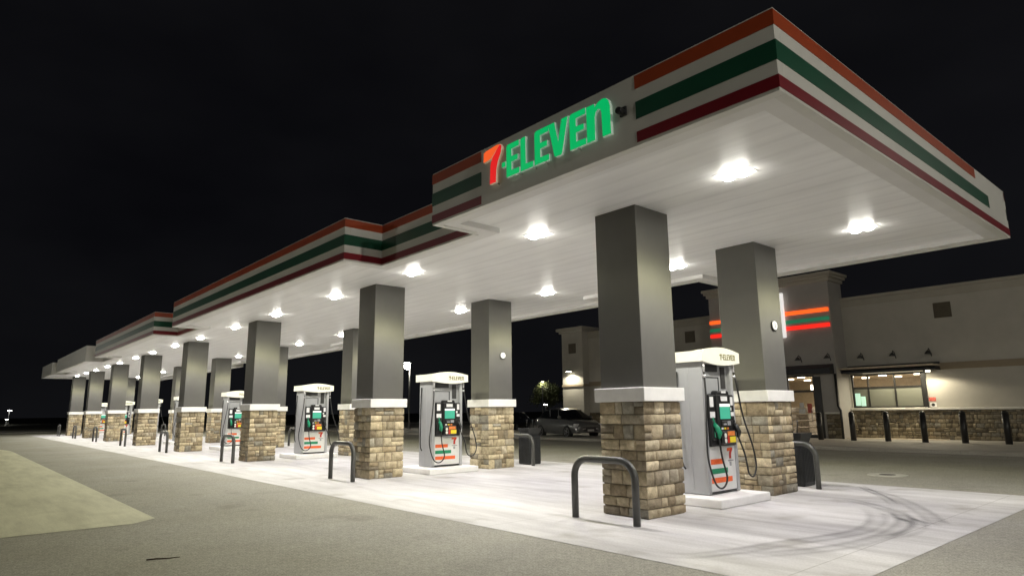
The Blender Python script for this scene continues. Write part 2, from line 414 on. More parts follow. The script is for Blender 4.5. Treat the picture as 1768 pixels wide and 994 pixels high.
def pillow(mb, fn, u, z, l, h, rnd, depth, wrap0, wrap1, nu=6, nz=5):
    """one stone: bulging patch; fn(u, out, z) -> xyz; wrap = the stone turns the corner at that side"""
    g = .007; tone = rnd.choice(TONES); k = rnd.uniform(.68, 1.25); tone = tuple(c * k for c in tone)
    u0, u1 = u + (0 if wrap0 else g), u + l - (0 if wrap1 else g); z0, z1 = z + g, z + h - g
    d = depth * rnd.uniform(.4, 1.1); tx, tz = rnd.uniform(-.25, .25), rnd.uniform(-.3, .3)
    lu = [0, .045, .3, .7, .955, 1] if nu == 6 else [0, .15, .85, 1]; lz = [0, .08, .5, .92, 1] if nz == 5 else [0, .25, .75, 1]
    vs = []
    for j, b_ in enumerate(lz):
        row = []
        for i, a in enumerate(lu):
            e = 1.0
            if (i == 0 and not wrap0) or (i == len(lu) - 1 and not wrap1): e = 0
            if j in (0, len(lz) - 1): e = 0
            o = d * e * (1 + tx * (a - .5) + tz * (b_ - .5)) + (rnd.uniform(-.006, .006) if e else 0)
            uu = u0 + (u1 - u0) * a; zz = z0 + (z1 - z0) * b_
            if e:
                if 0 < i < len(lu) - 1: uu += rnd.uniform(-.006, .006)
                zz += rnd.uniform(-.006, .006)
            if wrap0 and i == 0: o = depth * .7 * (0 if j in (0, len(lz) - 1) else 1); uu = u0 - o
            if wrap1 and i == len(lu) - 1: o = depth * .7 * (0 if j in (0, len(lz) - 1) else 1); uu = u1 + o
            row.append(mb.bm.verts.new(Vector(fn(uu, o, zz))))
        vs.append(row)
    for j in range(len(lz) - 1):
        for i in range(len(lu) - 1):
            f = mb.bm.faces.new((vs[j][i], vs[j][i + 1], vs[j + 1][i + 1], vs[j + 1][i])); f.smooth = True
            for lp in f.loops: lp[mb.tone] = (*tone, 1)
def mortar(mb, *bx):
    n0 = len(mb.bm.faces); mb.box(*bx); mb.bm.faces.ensure_lookup_table()
    for f in mb.bm.faces[n0:]:
        for lp in f.loops: lp[mb.tone] = (.22, .19, .145, 1)
def stone_base(hx, hy, h, seed):
    rnd = random.Random(seed); mb = MB(); dp = .027; hx -= dp * .7; hy -= dp * .7
    mortar(mb, -hx, -hy, 0, hx, hy, h)
    cs = make_courses(h, rnd)
    for fn, w in (((lambda u, o, z: (-hx + u, -hy - o, z)), 2 * hx), ((lambda u, o, z: (hx + o, -hy + u, z)), 2 * hy),
                  ((lambda u, o, z: (hx - u, hy + o, z)), 2 * hx), ((lambda u, o, z: (-hx - o, hy - u, z)), 2 * hy)):
        for (u, z, l, c) in stone_rects(w, h, rnd, courses=cs):
            pillow(mb, fn, u, z, l, c, rnd, dp, u < 1e-4, u + l > w - 1e-4)
    return mb

# ------------------------------------------------------------------ columns
protos = []
for v in range(4):
    t = thing('column', 'x', 'column', (0, 0, 0))
    stone_base(.425, .46, 1.672, 31 + v * 7).build('stone_base', 'stone', t, ZERO)
    MB().box(-.491, -.511, 1.673, .491, .511, 1.88, .008).build('cap', 'cap', t, ZERO)
    MB().box(-.418, -.426, 1.88, .418, .426, ZC, .006).build('shaft', 'stucco', t, ZERO)
    protos.append(t)
used = set()
for row, y in (('front', YN), ('rear', YF)):
    for i, x in enumerate(ISL):
        v = (i + (0 if row == 'front' else 2)) % 4
        o = protos[v] if v not in used else copy_tree(protos[v]); used.add(v)
        o.location = (x, y, 0)
        o['label'] = ('grey stucco column on a tan stone base, %s from the sign end of the %s row' % (ORD[i], row))
        o['group'] = 'columns holding up the canopy'

# number flags on the rear columns
def flag(x, y, z, label, digit):
    t = thing('pump_number_flag', label, 'number plate', (x, y, z), 0, 'number plates on the rear columns')
    MB().box(0, -.02, -.10, .02, .0, .10, .003).box(0, -.10, -.012, .03, 0, .012).build('bracket', 'bronze', t, ZERO)
    b = MB(); b.cyl((.021, -.09, 0), .085, .022, 20, axis='x'); b.build('disc', 'sticker', t, ZERO)
    MB().cyl((.015, -.09, 0), .10, .012, 20, axis='x').build('rim', 'bronze', t, ZERO)
    if digit: b = MB(); b.box(.0435, -.099, -.045, .047, -.081, .045).box(.0435, -.112, .02, .047, -.0995, .034).build('digit', 'bronze', t, ZERO)
for i, x in enumerate(ISL[:2]):
    flag(x + .418, YF + .15, 3.12, 'round white number plate on the %s rear column from the sign end' % ORD[i], i == 0)

# ------------------------------------------------------------------ canopy
segs = [(-2.68, -8.74, 'S'), (-8.74, -11.95, 'R'), (-11.95, -25.2, 'S'), (-25.2, -28.0, 'R'), (-28.0, -40.85, 'S'),
        (-40.85, -44.0, 'R'), (-44.0, -56.4, 'S'), (-56.4, -59.3, 'R'), (-59.3, -65.6, 'S')]
FY = {'S': 5.86, 'R': 6.73}; BY = {'S': 14.71, 'R': 13.72}
front = []; back = []
for x0, x1, k in segs:
    front += [(x0, FY[k]), (x1, FY[k])]; back += [(x0, BY[k]), (x1, BY[k])]
outline = front + back[::-1]          # clockwise seen from above (x decreasing along the front)
def inset(poly, d):
    n = len(poly); A = sum(poly[i][0] * poly[(i + 1) % n][1] - poly[(i + 1) % n][0] * poly[i][1] for i in range(n)); sg = 1 if A > 0 else -1
    out = []
    for i in range(n):
        p, q, r = poly[i - 1], poly[i], poly[(i + 1) % n]
        def nrm(a, b):
            dx, dy = b[0] - a[0], b[1] - a[1]; l = math.hypot(dx, dy); return (-dy / l * sg, dx / l * sg)
        n1, n2 = nrm(p, q), nrm(q, r); out.append((q[0] + d * (n1[0] + n2[0]), q[1] + d * (n1[1] + n2[1])))
    return out
canopy = thing('canopy', 'long flat white filling station canopy with orange, green and red bands round its edge', 'canopy', (-34, 10.2, 0))
inner = inset(outline, .33); inner2 = inset(outline, .02)
b = MB(); n = len(outline)       # drop rim under the fascia
lo = [b.bm.verts.new((*p, ZB)) for p in inner2]; li = [b.bm.verts.new((*p, ZB)) for p in inner]; hi = [b.bm.verts.new((*p, ZC + .05)) for p in inner]
for i in range(n):
    j = (i + 1) % n
    b.bm.faces.new((lo[i], lo[j], li[j], li[i])); b.bm.faces.new((li[i], li[j], hi[j], hi[i]))
b.build('soffit_rim', 'rim', canopy)
b = MB()
b.bm.faces.new([b.bm.verts.new((*p, ZC)) for p in inset(outline, .3)])
b.build('ceiling', 'ceiling', canopy)
b = MB()
b.bm.faces.new([b.bm.verts.new((*p, ZT - .05)) for p in inset(outline, .1)])
b.build('roof', 'roof', canopy)
bands = (('orange', 5.335, 5.505), ('green', 4.95, 5.17), ('red', 4.655, 4.79))
def fascia(p, q):
    (x0, y0), (x1, y1) = p, q
    along_x = abs(y0 - y1) < 1e-6
    T = .12; b = MB()
    if along_x:
        s = 1 if y0 < 10 else -1
        a, c = min(x0, x1), max(x0, x1)
        f = b.box(a, y0, ZB - .012, c, y0 + s * T, ZT, .004)
    else:
        s = -1 if x0 > -34 else 1
        # outward side: +x faces sit at the near end of each bay
        nx = 1 if inward_x(p, q) < 0 else -1
        a, c = min(y0, y1), max(y0, y1)
        b.box(x0 - nx * T, a + (T if a < 10 and min(y0, y1) < 6 else 0), ZB - .011, x0, c - (T if max(y0, y1) > 14.6 else 0), ZT - .001, .004); s = -nx
    fo = b.build('fascia', 'white_metal', canopy)
    mx = max(x0, x1); plain = (min(x0, x1) < -41 and True)
    if plain: return
    for name, z0, z1 in bands:
        def st(a, c):
            e = MB(); pr = .006
            if along_x: e.box(a, y0 - s * pr, z0, c, y0 + s * .05, z1)
            else: e.box(x0 - s * pr, a, z0, x0 + s * .05, c, z1)
            e.build('band', name, fo, canopy.location)
        if along_x:
            a, c = min(x0, x1), max(x0, x1)
            if a < -8 and c > -3 and y0 < 10: st(-4.43, c); st(a, -7.41)
            else: st(a, c)
        elif x0 > -3:
            st(min(y0, y1) - .0055, {'orange': 12.79, 'green': 13.47, 'red': 14.70}[name])
        else: st(min(y0, y1) - (.0055 if min(y0, y1) < 6 else 0), max(y0, y1))
def inward_x(p, q):
    # sign of the x direction that points into the canopy for a cross edge
    xm = p[0]; ym = (p[1] + q[1]) / 2
    def inside(x, y):
        for x0, x1, k in segs:
            if x1 < x < x0: return FY[k] < y < BY[k]
        return False
    return 1 if inside(xm + .05, ym) and not inside(xm - .05, ym) else -1
for i in range(n): fascia(outline[i], outline[(i + 1) % n])

# ceiling lights
LX = [x + d for x in ISL for d in (2.15, -1.82)]
def lamp_nodes(ld):
    ld.use_nodes = True; nt = ld.node_tree; em = nt.nodes['Emission']
    tc = N(nt, 'ShaderNodeTexCoord'); sx = N(nt, 'ShaderNodeSeparateXYZ'); nt.links.new(tc.outputs['Normal'], sx.inputs[0])
    ab = N(nt, 'ShaderNodeMath', operation='ABSOLUTE'); nt.links.new(sx.outputs[2], ab.inputs[0])
    c = ramp(nt, ab.outputs[0], [(0, (.02, .02, .018)), (.12, (.05, .05, .045)), (.30, (.13, .125, .10)), (.42, (.42, .41, .28)), (.53, (1.0, .97, .66)), (.64, (.95, .925, .80)), (.78, (.62, .60, .615)), (.90, (.60, .578, .615))])
    nt.links.new(c, em.inputs['Color']); em.inputs['Strength'].default_value = 1.0
SPOT = bpy.data.lights.new('canopy_spot', 'SPOT'); SPOT.energy = 555; SPOT.spot_size = R(178); SPOT.spot_blend = 0; SPOT.shadow_soft_size = .12
lamp_nodes(SPOT)
def ceiling_light():
    t = thing('ceiling_light', 'x', 'ceiling light', ZERO)
    b = MB(); b.box(-.26, -.17, -.004, .26, .17, .0); b.build('housing', 'frame', t, ZERO)
    for s in (-1, 1):
        b = MB(); t2 = bmesh.new(); bmesh.ops.create_uvsphere(t2, u_segments=18, v_segments=10, radius=1)
        for v in t2.verts: v.co = Vector((v.co.x * .098 + s * .105, v.co.y * .11, v.co.z * .06 - .01))
        for f in t2.faces: f.smooth = True
        b._add(t2); b.build('lens', 'lens', t, ZERO)
    lo = bpy.data.objects.new('light_source', SPOT); COL.objects.link(lo); lo.parent = t; lo.location = (0, 0, -.13)
    return t
p0 = ceiling_light(); first = True
for row, y in (('front', 7.86), ('rear', 12.15)):
    for i, x in enumerate(LX):
        o = p0 if first else copy_tree(p0); first = False
        o.location = (x, y, ZC - .001)
        o['label'] = 'bright white canopy ceiling light, %s from the sign end in the %s row' % (ORD[i], row)
        o['group'] = 'lights in the canopy ceiling'

# ------------------------------------------------------------------ lettering shared by the sign and the pumps
def letter(ch):
    """outlines in a box of height 1; returns (list of (poly, kind)), width"""
    if ch == 'E': return [([(0, 0), (.56, 0), (.56, .175), (.22, .175), (.22, .43), (.5, .43), (.5, .59), (.22, .59), (.22, .825), (.56, .825), (.56, 1), (.08, 1), (.02, .97), (0, .9)], 0)], .56
    if ch == 'L': return [([(0, 0), (.54, 0), (.54, .175), (.22, .175), (.22, 1), (.06, 1), (.015, .97), (0, .92)], 0)], .54
    if ch == 'V': return [([(0, 1), (.2, .06), (.24, 0), (.46, 0), (.5, .06), (.72, 1), (.48, 1), (.36, .36), (.24, 1)], 0)], .72
    if ch == 'n': return [([(0, 0), (.25, 0), (.25, .62), (.28, .74), (.35, .80), (.42, .76), (.45, .66), (.45, 0), (.70, 0), (.70, .74), (.66, .9), (.58, .99), (.48, 1.02), (.36, .98), (.25, .87), (.25, .98), (0, .98)], 0)], .70
    if ch == '-': return [([(0, .36), (.16, .36), (.16, .52), (0, .52)], 0)], .16
    if ch == '7': return [([(0, .66), (.12, .66), (.38, .68), (.70, .94), (.80, 1.0), (.62, 1.02), (.12, .98), (.02, .94)], 1),
                          ([(.30, -.06), (.60, -.06), (.61, .3), (.68, .52), (.84, .76), (.86, .92), (.80, 1.0), (.70, .94), (.42, .69), (.33, .5)], 2)], .86
def write(word, place):
    for ch, u, w in word: place(ch, u, w)

# ------------------------------------------------------------------ illuminated canopy sign
sy = FY['S']
sign = thing('illuminated_sign', 'lit sign reading 7-ELEVEn in green and red raised letters on the canopy edge', 'sign', (-6.0, sy, 4.86))
layout = [('7', -7.27, .43), ('-', -6.84, .09), ('E', -6.735, .285), ('L', -6.425, .265), ('E', -6.135, .29), ('V', -5.86, .38), ('E', -5.46, .29), ('n', -5.16, .40)]
for ch, u, w in layout:
    polys, bw = letter(ch); hgt = .50; z0 = 4.865
    if ch == '7': hgt = .535; z0 = 4.90
    if ch == 'n': hgt = .50
    for poly, kind in polys:
        b = MB()
        b.prism(poly, lambda a, c, d, u=u, w=w, bw=bw, hgt=hgt, z0=z0: (u + a * w / bw, sy - .03 - d, z0 + c * hgt), .042, 0, 1, bev=.006)
        mats = {0: ['sign_green', 'sign_side'], 1: ['sign_orange', 'sign_side_red'], 2: ['sign_red', 'sign_side_red']}[kind]
        b.build('letter', mats, sign)
for xx in (-7.0, -6.5, -6.2, -5.95, -5.35):    # stand-off mounts behind the letters
    MB().cyl((xx + .02, sy - .052, 4.855), .013, .05, 8, axis='y').build('mount', 'frame', sign)
t = thing('security_camera', 'small dark camera fixed to the canopy edge beside the lit sign', 'camera', (-4.61, sy, 5.11))
MB().box(-.05, -.03, -.06, .05, 0, .06, .006).build('base', 'black', t, ZERO)
MB().cyl((0, -.12, -.01), .045, .1, 14, axis='y', bev=.01).build('housing', 'black', t, ZERO)

# ------------------------------------------------------------------ fuel dispensers
def fuel_dispenser():
    """front face looks along +x; origin on the ground in the middle of the front edge; y to the right of a viewer facing it... (+y)"""
    t = thing('fuel_dispenser', 'x', 'fuel pump', ZERO)
    D = -.62; W = .49
    b = MB()   # body: two side pillars, back, inner recess, all one steel shell
    b.box(D, -W, .15, -.0, -W + .09, 2.36, .012)
    b.box(D, W - .09, .15, -.0, W, 2.36, .012)
    b.box(D + .06, -W + .091, .15, -.075, W - .091, 2.35)
    b.box(D * .5 - .03, -W - .006, .16, D * .5 + .03, -W + .01, 2.30, .004)
    b.build('body', 'steel', t, ZERO)
    # hood with a swollen front
    b = MB(); prof = []
    for k in range(13):
        y = -W - .075 + (2 * W + .21) * k / 12; s = math.sin(math.pi * min(1, max(0, (k / 12 - .0) / 1.0)))
        prof.append((y, 2.352 - .055 * s, 2.535 + .075 * s))
    xs = [(-.70, 0), (-.40, 0), (-.18, .35), (.03, 1), (.075, 1)]
    grid = []
    for x, f in xs:
        grid.append(([b.bm.verts.new((x, y, 2.352 + (a - 2.352) * f)) for y, a, c in prof], [b.bm.verts.new((x, y, 2.535 + (c - 2.535) * f)) for y, a, c in prof]))
    for (l0, h0), (l1, h1) in zip(grid, grid[1:]):
        for k in range(12):
            b.bm.faces.new((l0[k], l0[k + 1], l1[k + 1], l1[k])); b.bm.faces.new((h0[k], h0[k + 1], h1[k + 1], h1[k]))
        b.bm.faces.new((l0[0], l1[0], h1[0], h0[0])); b.bm.faces.new((l0[-1], l1[-1], h1[-1], h0[-1]))
    for l, h in (grid[0], grid[-1]):
        for k in range(12): b.bm.faces.new((l[k], l[k + 1], h[k + 1], h[k]))
    hood = b.build('hood', 'hood', t, ZERO)
    b = MB(); tw = .47; u0 = -.02; hh = .10; zz = 2.395
    for ch, u, w in (('7', 0, .07), ('-', .072, .025), ('E', .105, .06), ('L', .17, .055), ('E', .23, .06), ('V', .293, .07), ('E', .367, .06), ('n', .432, .065)):
        polys, bw = letter(ch)
        for poly, kd in polys: b.prism(poly, lambda a, c, d, u=u, w=w, bw=bw: (.0755 + d, u0 + u + a * w / bw, zz + c * hh), .003)
    b.build('lettering', 'grey_print', hood, ZERO)
    # lower white door with bands and emblem
    dr = MB().box(-.074, -W + .095, .19, -.012, W - .095, .922, .008).build('lower_door', 'pump_white', t, ZERO)
    MB().box(-.074, -W + .095, .151, -.022, W - .095, .188).build('kick_plate', 'black', t, ZERO)
    for nm, z, y1 in (('logo_orange', .63, .02), ('logo_green', .475, .13), ('logo_orange', .325, .26)):
        MB().box(-.012, -W + .11, z, -.009, y1, z + .085).build('band', nm, dr, ZERO)
    for poly, kd in letter('7')[0]:
        MB().prism(poly, lambda a, c, d: (-.012 + d, .14 + a * .2, .715 + c * .17), .003).build('emblem', 'logo_orange' if kd == 1 else 'logo_red', dr, ZERO)
    MB().box(-.012, .15, .66, -.009, .33, .68).box(-.012, .20, .58, -.009, .26, .645).build('small_print', 'grey_plate', dr, ZERO)
    # black control head
    b = MB(); b.box(-.074, -W + .095, .985, .035, W - .095, 1.74, .012); b.box(-.05, -.19, 1.70, .075, .19, 1.80, .02)
    b.box(.0, -.20, .99, .085, .22, 1.76, .03)
    pn = b.build('control_panel', 'black', t, ZERO); pn.scale = (1, 1, 1.14); pn.location = (0, 0, -.195)
    MB().box(.085, -.15, 1.38, .090, .17, 1.56, .004).build('screen', 'pump_screen', pn, ZERO)
    MB().box(.085, -.15, 1.562, .090, .17, 1.605).build('screen_header', 'screen_top', pn, ZERO)
    MB().box(.085, -.10, 1.645, .089, .10, 1.715).build('sticker', 'sticker', pn, ZERO)
    MB().box(.078, -.06, 1.765, .082, .08, 1.793).build('sticker', 'sticker', pn, ZERO)
    for y0, z0, y1, z1 in ((-.37, 1.56, -.26, 1.71), (-.38, 1.40, -.23, 1.49), (.28, 1.58, .36, 1.71), (.25, 1.50, .30, 1.55), (.27, 1.42, .37, 1.48)):
        MB().box(.035, y0, z0, .039, y1, z1).build('sticker', 'sticker', pn, ZERO)
    MB().box(.085, -.12, 1.27, .105, .14, 1.355, .01).build('card_reader', 'dark', pn, ZERO)
    MB().box(.10, -.09, 1.29, .108, .0, 1.315).build('card_slot', 'grey_plate', pn, ZERO)
    b = MB(); b.box(.02, -.20, 1.0, .15, .22, 1.21, .03); b.build('keypad_shelf', 'black', pn, ZERO)
    MB().box(.15, -.06, 1.135, .154, .16, 1.20).build('fuel_choice', 'amber', pn, ZERO)
    MB().box(.15, .0, 1.035, .154, .18, 1.12).build('fuel_choice', 'yellow', pn, ZERO)
    MB().box(.15, -.07, 1.03, .154, -.015, 1.13).build('fuel_choice', 'logo_red', pn, ZERO)
    for z in (1.065, 1.14): MB().cyl((.15, -.13, z), .035, .006, 14, axis='x').build('button', 'hood', pn, ZERO)
    MB().box(.105, .03, 1.285, .110, .13, 1.345).build('key_pad', 'grey_plate', pn, ZERO)
    for k in range(3): MB().box(.085, -.14 + k * .085, 1.225, .092, -.08 + k * .085, 1.255, .003).build('grade_button', ('sticker', 'yellow', 'amber')[k], pn, ZERO)
    # upper display area
    MB().box(-.074, -W + .1, 2.19, -.045, .07, 2.31, .006).build('upper_box', 'dark', t, ZERO)
    MB().box(-.074, -W + .1, 1.80, -.055, .08, 2.08, .006).box(-.074, -W + .1, 2.10, -.058, -.18, 2.17).build('upper_plate', 'grey_plate', t, ZERO)
    b = MB(); b.box(-.073, .085, 1.78, -.05, .10, 2.10); b.box(-.073, -W + .1, 2.083, -.05, .10, 2.098); b.build('plate_trim', 'black', t, ZERO)
    MB().box(-.074, .19, 1.90, -.06, .33, 2.28, .004).build('vent', 'dark', t, ZERO)
    # nozzles in their boots
    def nozzle(y, m, label):
        b = MB(); b.tube([(.05, y, 1.30), (.10, y, 1.24), (.14, y + .01, 1.15), (.12, y + .01, 1.06)], [.03, .045, .045, .026], 10)
        b.tube([(.06, y, 1.30), (.03, y, 1.40), (.02, y, 1.46)], [.02, .016, .013], 8)
        b.tube([(.10, y, 1.09), (.05, y, 1.08), (.06, y, 1.22)], .01, 6)
        o = b.build('nozzle', m, t, ZERO); o['label'] = label
        MB().box(.03, y - .075, 1.02, .055, y + .075, 1.36, .015).build('boot', 'rubber', o, ZERO)
    nozzle(-.30, 'nozzle_green', 'green fuel nozzle'); nozzle(.31, 'black', 'black fuel nozzle')
    # hoses
    def hose(pts, nm='hose'):
        P = [Vector(p) for p in pts]; q = []
        for i in range(len(P) - 1):
            a0, a1, a2, a3 = P[max(i - 1, 0)], P[i], P[i + 1], P[min(i + 2, len(P) - 1)]
            for k in range(7):
                s = k / 7; q.append(.5 * ((2 * a1) + (a2 - a0) * s + (2 * a0 - 5 * a1 + 4 * a2 - a3) * s * s + (3 * a1 - a0 - 3 * a2 + a3) * s ** 3))
        q.append(P[-1]); return MB().tube(q, .0155, 8).build(nm, 'rubber', t, ZERO)
    h = hose([(.02, -W + .03, 2.20), (.05, -W + .0, 1.8), (.08, -W - .09, 1.2), (.12, -W - .16, .75), (.16, -W - .06, .36), (.18, -W + .12, .27), (.18, -W + .27, .42), (.15, -.28, .75), (.12, -.29, 1.07)])
    MB().cyl((.02, -W + .03, 2.17), .022, .17, 10).cyl((.02, -W + .03, 2.08), .03, .05, 10).build('breakaway', 'chrome', h, ZERO)
    h = hose([(.0, W + .03, 2.22), (.03, W + .06, 1.95), (.05, W + .17, 1.4), (.08, W + .36, .9), (.10, W + .40, .55), (.12, W + .25, .38), (.14, W + .06, .45), (.14, W - .02, .75), (.12, .33, 1.06)])
    MB().cyl((.0, W + .03, 2.19), .022, .15, 10).cyl((.003, W + .03, 2.09), .03, .05, 10).build('breakaway', 'chrome', h, ZERO)
    hose([(-.5, -W - .015, 2.2), (-.5, -W - .03, 1.8), (-.48, -W - .05, 1.2), (-.46, -W - .06, .7), (-.4, -W - .05, .55)])
    return t
fd = fuel_dispenser()
def island():
    b = MB(); b.box(-1.08, -.83, 0, .42, .72, .14, .02, seg=2)
    return b.build('pump_island', 'cap', None, ZERO)
pi = island()
for i, x in enumerate(ISL):
    o = fd if i == 0 else copy_tree(fd); o.location = (x + .22, YM, 0)
    o['label'] = 'white and grey fuel pump with black control panel, %s from the sign end' % ORD[i]; o['group'] = 'fuel pumps under the canopy'; o['category'] = 'fuel pump'
    q = pi if i == 0 else pi.copy()
    if i: COL.objects.link(q)
    q.location = (x + .22, YM, 0); tag(q, 'low pale concrete plinth under the %s fuel pump from the sign end' % ORD[i], 'plinth', 'plinths under the fuel pumps')

# ------------------------------------------------------------------ hoop guards
def hoop(w, h, r, rc=.26):
    pts = [(-w / 2, 0, 0), (-w / 2, 0, h - rc)]
    for k in range(1, 9): a = R(180 - 90 * k / 8); pts.append((-w / 2 + rc + rc * math.cos(a), 0, h - rc + rc * math.sin(a)))
    for k in range(0, 9): a = R(90 - 90 * k / 8); pts.append((w / 2 - rc + rc * math.cos(a), 0, h - rc + rc * math.sin(a)))
    pts.append((w / 2, 0, 0)); b = MB(); b.tube(pts, r, 14)
    return b.build('hoop_guard', 'pipe', None, ZERO)
hg = hoop(1.14, .85, .052); first = True
for row, y, dx in (('front', 7.28, .07), ('rear', 13.02, -.04)):
    for i, x in enumerate(ISL):
        o = hg if first else hg.copy()
        if not first: COL.objects.link(o)
        first = False; o.location = (x + dx, y, 0)
        tag(o, 'dark steel hoop guard outside the %s %s column from the sign end' % (ORD[i], row), 'guard rail', 'hoop guards by the columns')

# bins behind the rear columns
def waste_bin():
    t = thing('waste_bin', 'x', 'bin', ZERO)
    b = MB(); b.box(-.24, -.24, 0, .24, .24, .84, .03, seg=2); b.build('body', 'bin', t, ZERO)
    b = MB()
    for k in range(7): b.box(-.21 + k * .065, -.252, .08, -.18 + k * .065, -.238, .74, .004); b.box(.238, -.21 + k * .065, .08, .252, -.18 + k * .065, .74, .004)
    b.build('slats', 'bin', t, ZERO)
    b = MB(); b.bm.faces.ensure_lookup_table()
    t2 = bmesh.new(); bmesh.ops.create_cone(t2, cap_ends=True, segments=4, radius1=.27, radius2=.36, depth=.2)
    bmesh.ops.rotate(t2, verts=t2.verts, matrix=Matrix.Rotation(R(45), 3, 'Z')); bmesh.ops.translate(t2, verts=t2.verts, vec=(0, 0, .945)); b._add(t2)
    b.build('lid', 'bin', t, ZERO)
    for y in (-.1, .1): MB().tube([(0, y, 1.0), (.02, y * 1.2, 1.22), (.02, y * 1.2, 1.30)], .012, 6).build('squeegee_handle', 'black', t, ZERO)
    return t
wb = waste_bin()
for i, x in enumerate(ISL[:4]):
    o = wb if i == 0 else copy_tree(wb); o.location = (x - .05, 13.42, 0)
    o['label'] = 'black waste bin with flared lid behind the %s rear column from the sign end' % ORD[i]; o['group'] = 'bins behind the rear columns'

# ------------------------------------------------------------------ shop building
st = thing('shop_building', 'low beige stucco shop with stone base, entrance tower and dark awnings', 'shop', (-18, YW, .12))
ZG = .12; WT = .25; RZ = 6.72; XL, XR = -30.2, 8.0; TX0, TX1, TY = -19.7, -13.15, 31.8
WIN = (-13.05, -10.0, 1.52, 3.08)
b = MB()   # main wall: left wing, strips round the window opening, right wing
b.box(XL, YW, ZG, TX0 + .4, YW + WT, RZ)
b.box(TX1 - .5, YW, ZG, WIN[0], YW + WT, RZ); b.box(WIN[1], YW, ZG, XR, YW + WT, RZ)
b.box(WIN[0], YW, ZG, WIN[1], YW + WT, WIN[2]); b.box(WIN[0], YW, WIN[3], WIN[1], YW + WT, RZ)
b.box(XL, YW + WT, ZG, XL + WT, 48, RZ); b.box(XR - WT, YW + WT, ZG, XR, 48, RZ); b.box(XL, 48, ZG, XR, 48 + WT, RZ)
b.build('wall', 'wall', st)
MB().box(XL + .3, YW + .26, RZ - .6, XR - .3, 47.9, RZ - .5).build('roof', 'roof', st)
b = MB(); b.box(XL - .1, YW - .10, RZ - .02, TX0 + .02, YW + WT + .05, RZ + .14, .02).box(XL - .1, YW - .05, RZ - .33, TX0 + .02, YW + .01, RZ - .021, .01)
b.box(TX1 - .02, YW - .10, RZ - .02, XR + .1, YW + WT + .05, RZ + .14, .02).box(TX1 - .02, YW - .05, RZ - .33, XR + .1, YW + .01, RZ - .021, .01)
b.build('cornice', 'cornice', st)
b = MB(); b.box(WIN[1] + .55, YW - .04, 3.15, XR, YW + .01, 3.44, .008).build('band_course', 'bandm', st); MB().box(XL, YW - .04, 3.15, TX0, YW + .01, 3.44, .008).build('band_course', 'bandm', st)
# entrance tower
DO = (-17.0, -14.25, ZG, 3.12); b = MB()
b.box(TX0, TY, ZG, DO[0], TY + WT, 7.6); b.box(DO[1], TY, ZG, TX1, TY + WT, 7.6); b.box(DO[0], TY, DO[3], DO[1], TY + WT, 7.6)
b.box(TX1 - WT, TY + WT, ZG, TX1, YW - .001, 7.6); b.box(TX0, TY + WT, ZG, TX0 + WT, YW - .001, 7.6)
b.box(TX0, YW + .002, RZ - .2, TX1, YW + .2, 7.6); b.box(TX0 + .01, TY + .05, 7.3, TX1 - .01, YW + .1, 7.4)
tw = b.build('entrance_tower', 'tower', st)
b = MB(); b.box(TX0 - .1, TY - .10, 7.6, TX1 + .10, YW + .25, 7.78, .015).box(TX0 - .2, TY - .2, 7.78, TX1 + .2, YW + .35, 7.92, .02).box(TX0 - .28, TY - .28, 7.92, TX1 + .28, YW + .42, 8.06, .02)
b.build('cornice', 'cornice', tw)
# left corner pillar
b = MB(); b.box(-32.0, 32.5, ZG, -30.05, YW + .6, 6.85).box(-32.15, 32.35, 6.85, -29.9, YW + .7, 7.0, .02).box(-32.3, 32.2, 7.0, -29.75, YW + .8, 7.2, .03)
cp = b.build('corner_pillar', 'wall', st)
b = MB(); b.box(-32.05, 32.45, 3.15, -30.0, YW + .6, 3.3, .01); b.build('band_course', 'bandm', cp)
MB().box(-32.05, 32.44, 3.10, -30.0, 32.5, 3.149).build('band_shadow_strip', 'bronze', cp)
# louvres
for (x, y) in ((-8.85, YW), (-21.9, YW), (-31.0, 32.5)):
    b = MB(); b.box(x - .34, y - .03, 5.42, x + .34, y + .01, 6.1, .01)
    for k in range(7): b.box(x - .30, y - .05, 5.47 + k * .085, x + .30, y - .028, 5.51 + k * .085)
    b.build('louvre', 'louver', st)
# stone base course
def stone_run(x0, x1, y, z0, z1, seed, nx=None):
    rnd = random.Random(seed); mb = MB(); h = z1 - z0
    mortar(mb, x0, y - .05, z0, x1, y - .001, z1); w = x1 - x0
    for (u, z, l, c) in stone_rects(w, h, rnd, courses=make_courses(h, rnd, .1, .2)):
        pillow(mb, lambda a, o, zz: (x0 + a, y - .05 - o, z0 + zz), u, z, l, c, rnd, .03, False, False, 4, 4)
    return mb
stone_run(TX1 + .05, 2, YW, ZG, 1.40, 5).build('stone_base', 'stone_dark', st)
stone_run(DO[1] + .45, TX1, TY, ZG, 1.25, 6).build('stone_base', 'stone_dark', tw)
stone_run(TX0, DO[0], TY, ZG, 1.25, 7).build('stone_base', 'stone_dark', tw)
stone_run(XL + .1, TX0, YW, ZG, 1.40, 8).build('stone_base', 'stone_dark', st)
MB().box(TX1 + .01, YW - .16, 1.405, 2, YW - .001, 1.50, .012).build('ledge', 'sill', st)
MB().box(DO[1] + .43, TY - .14, 1.255, TX1 + .02, TY - .001, 1.33, .012).build('ledge', 'sill', tw)
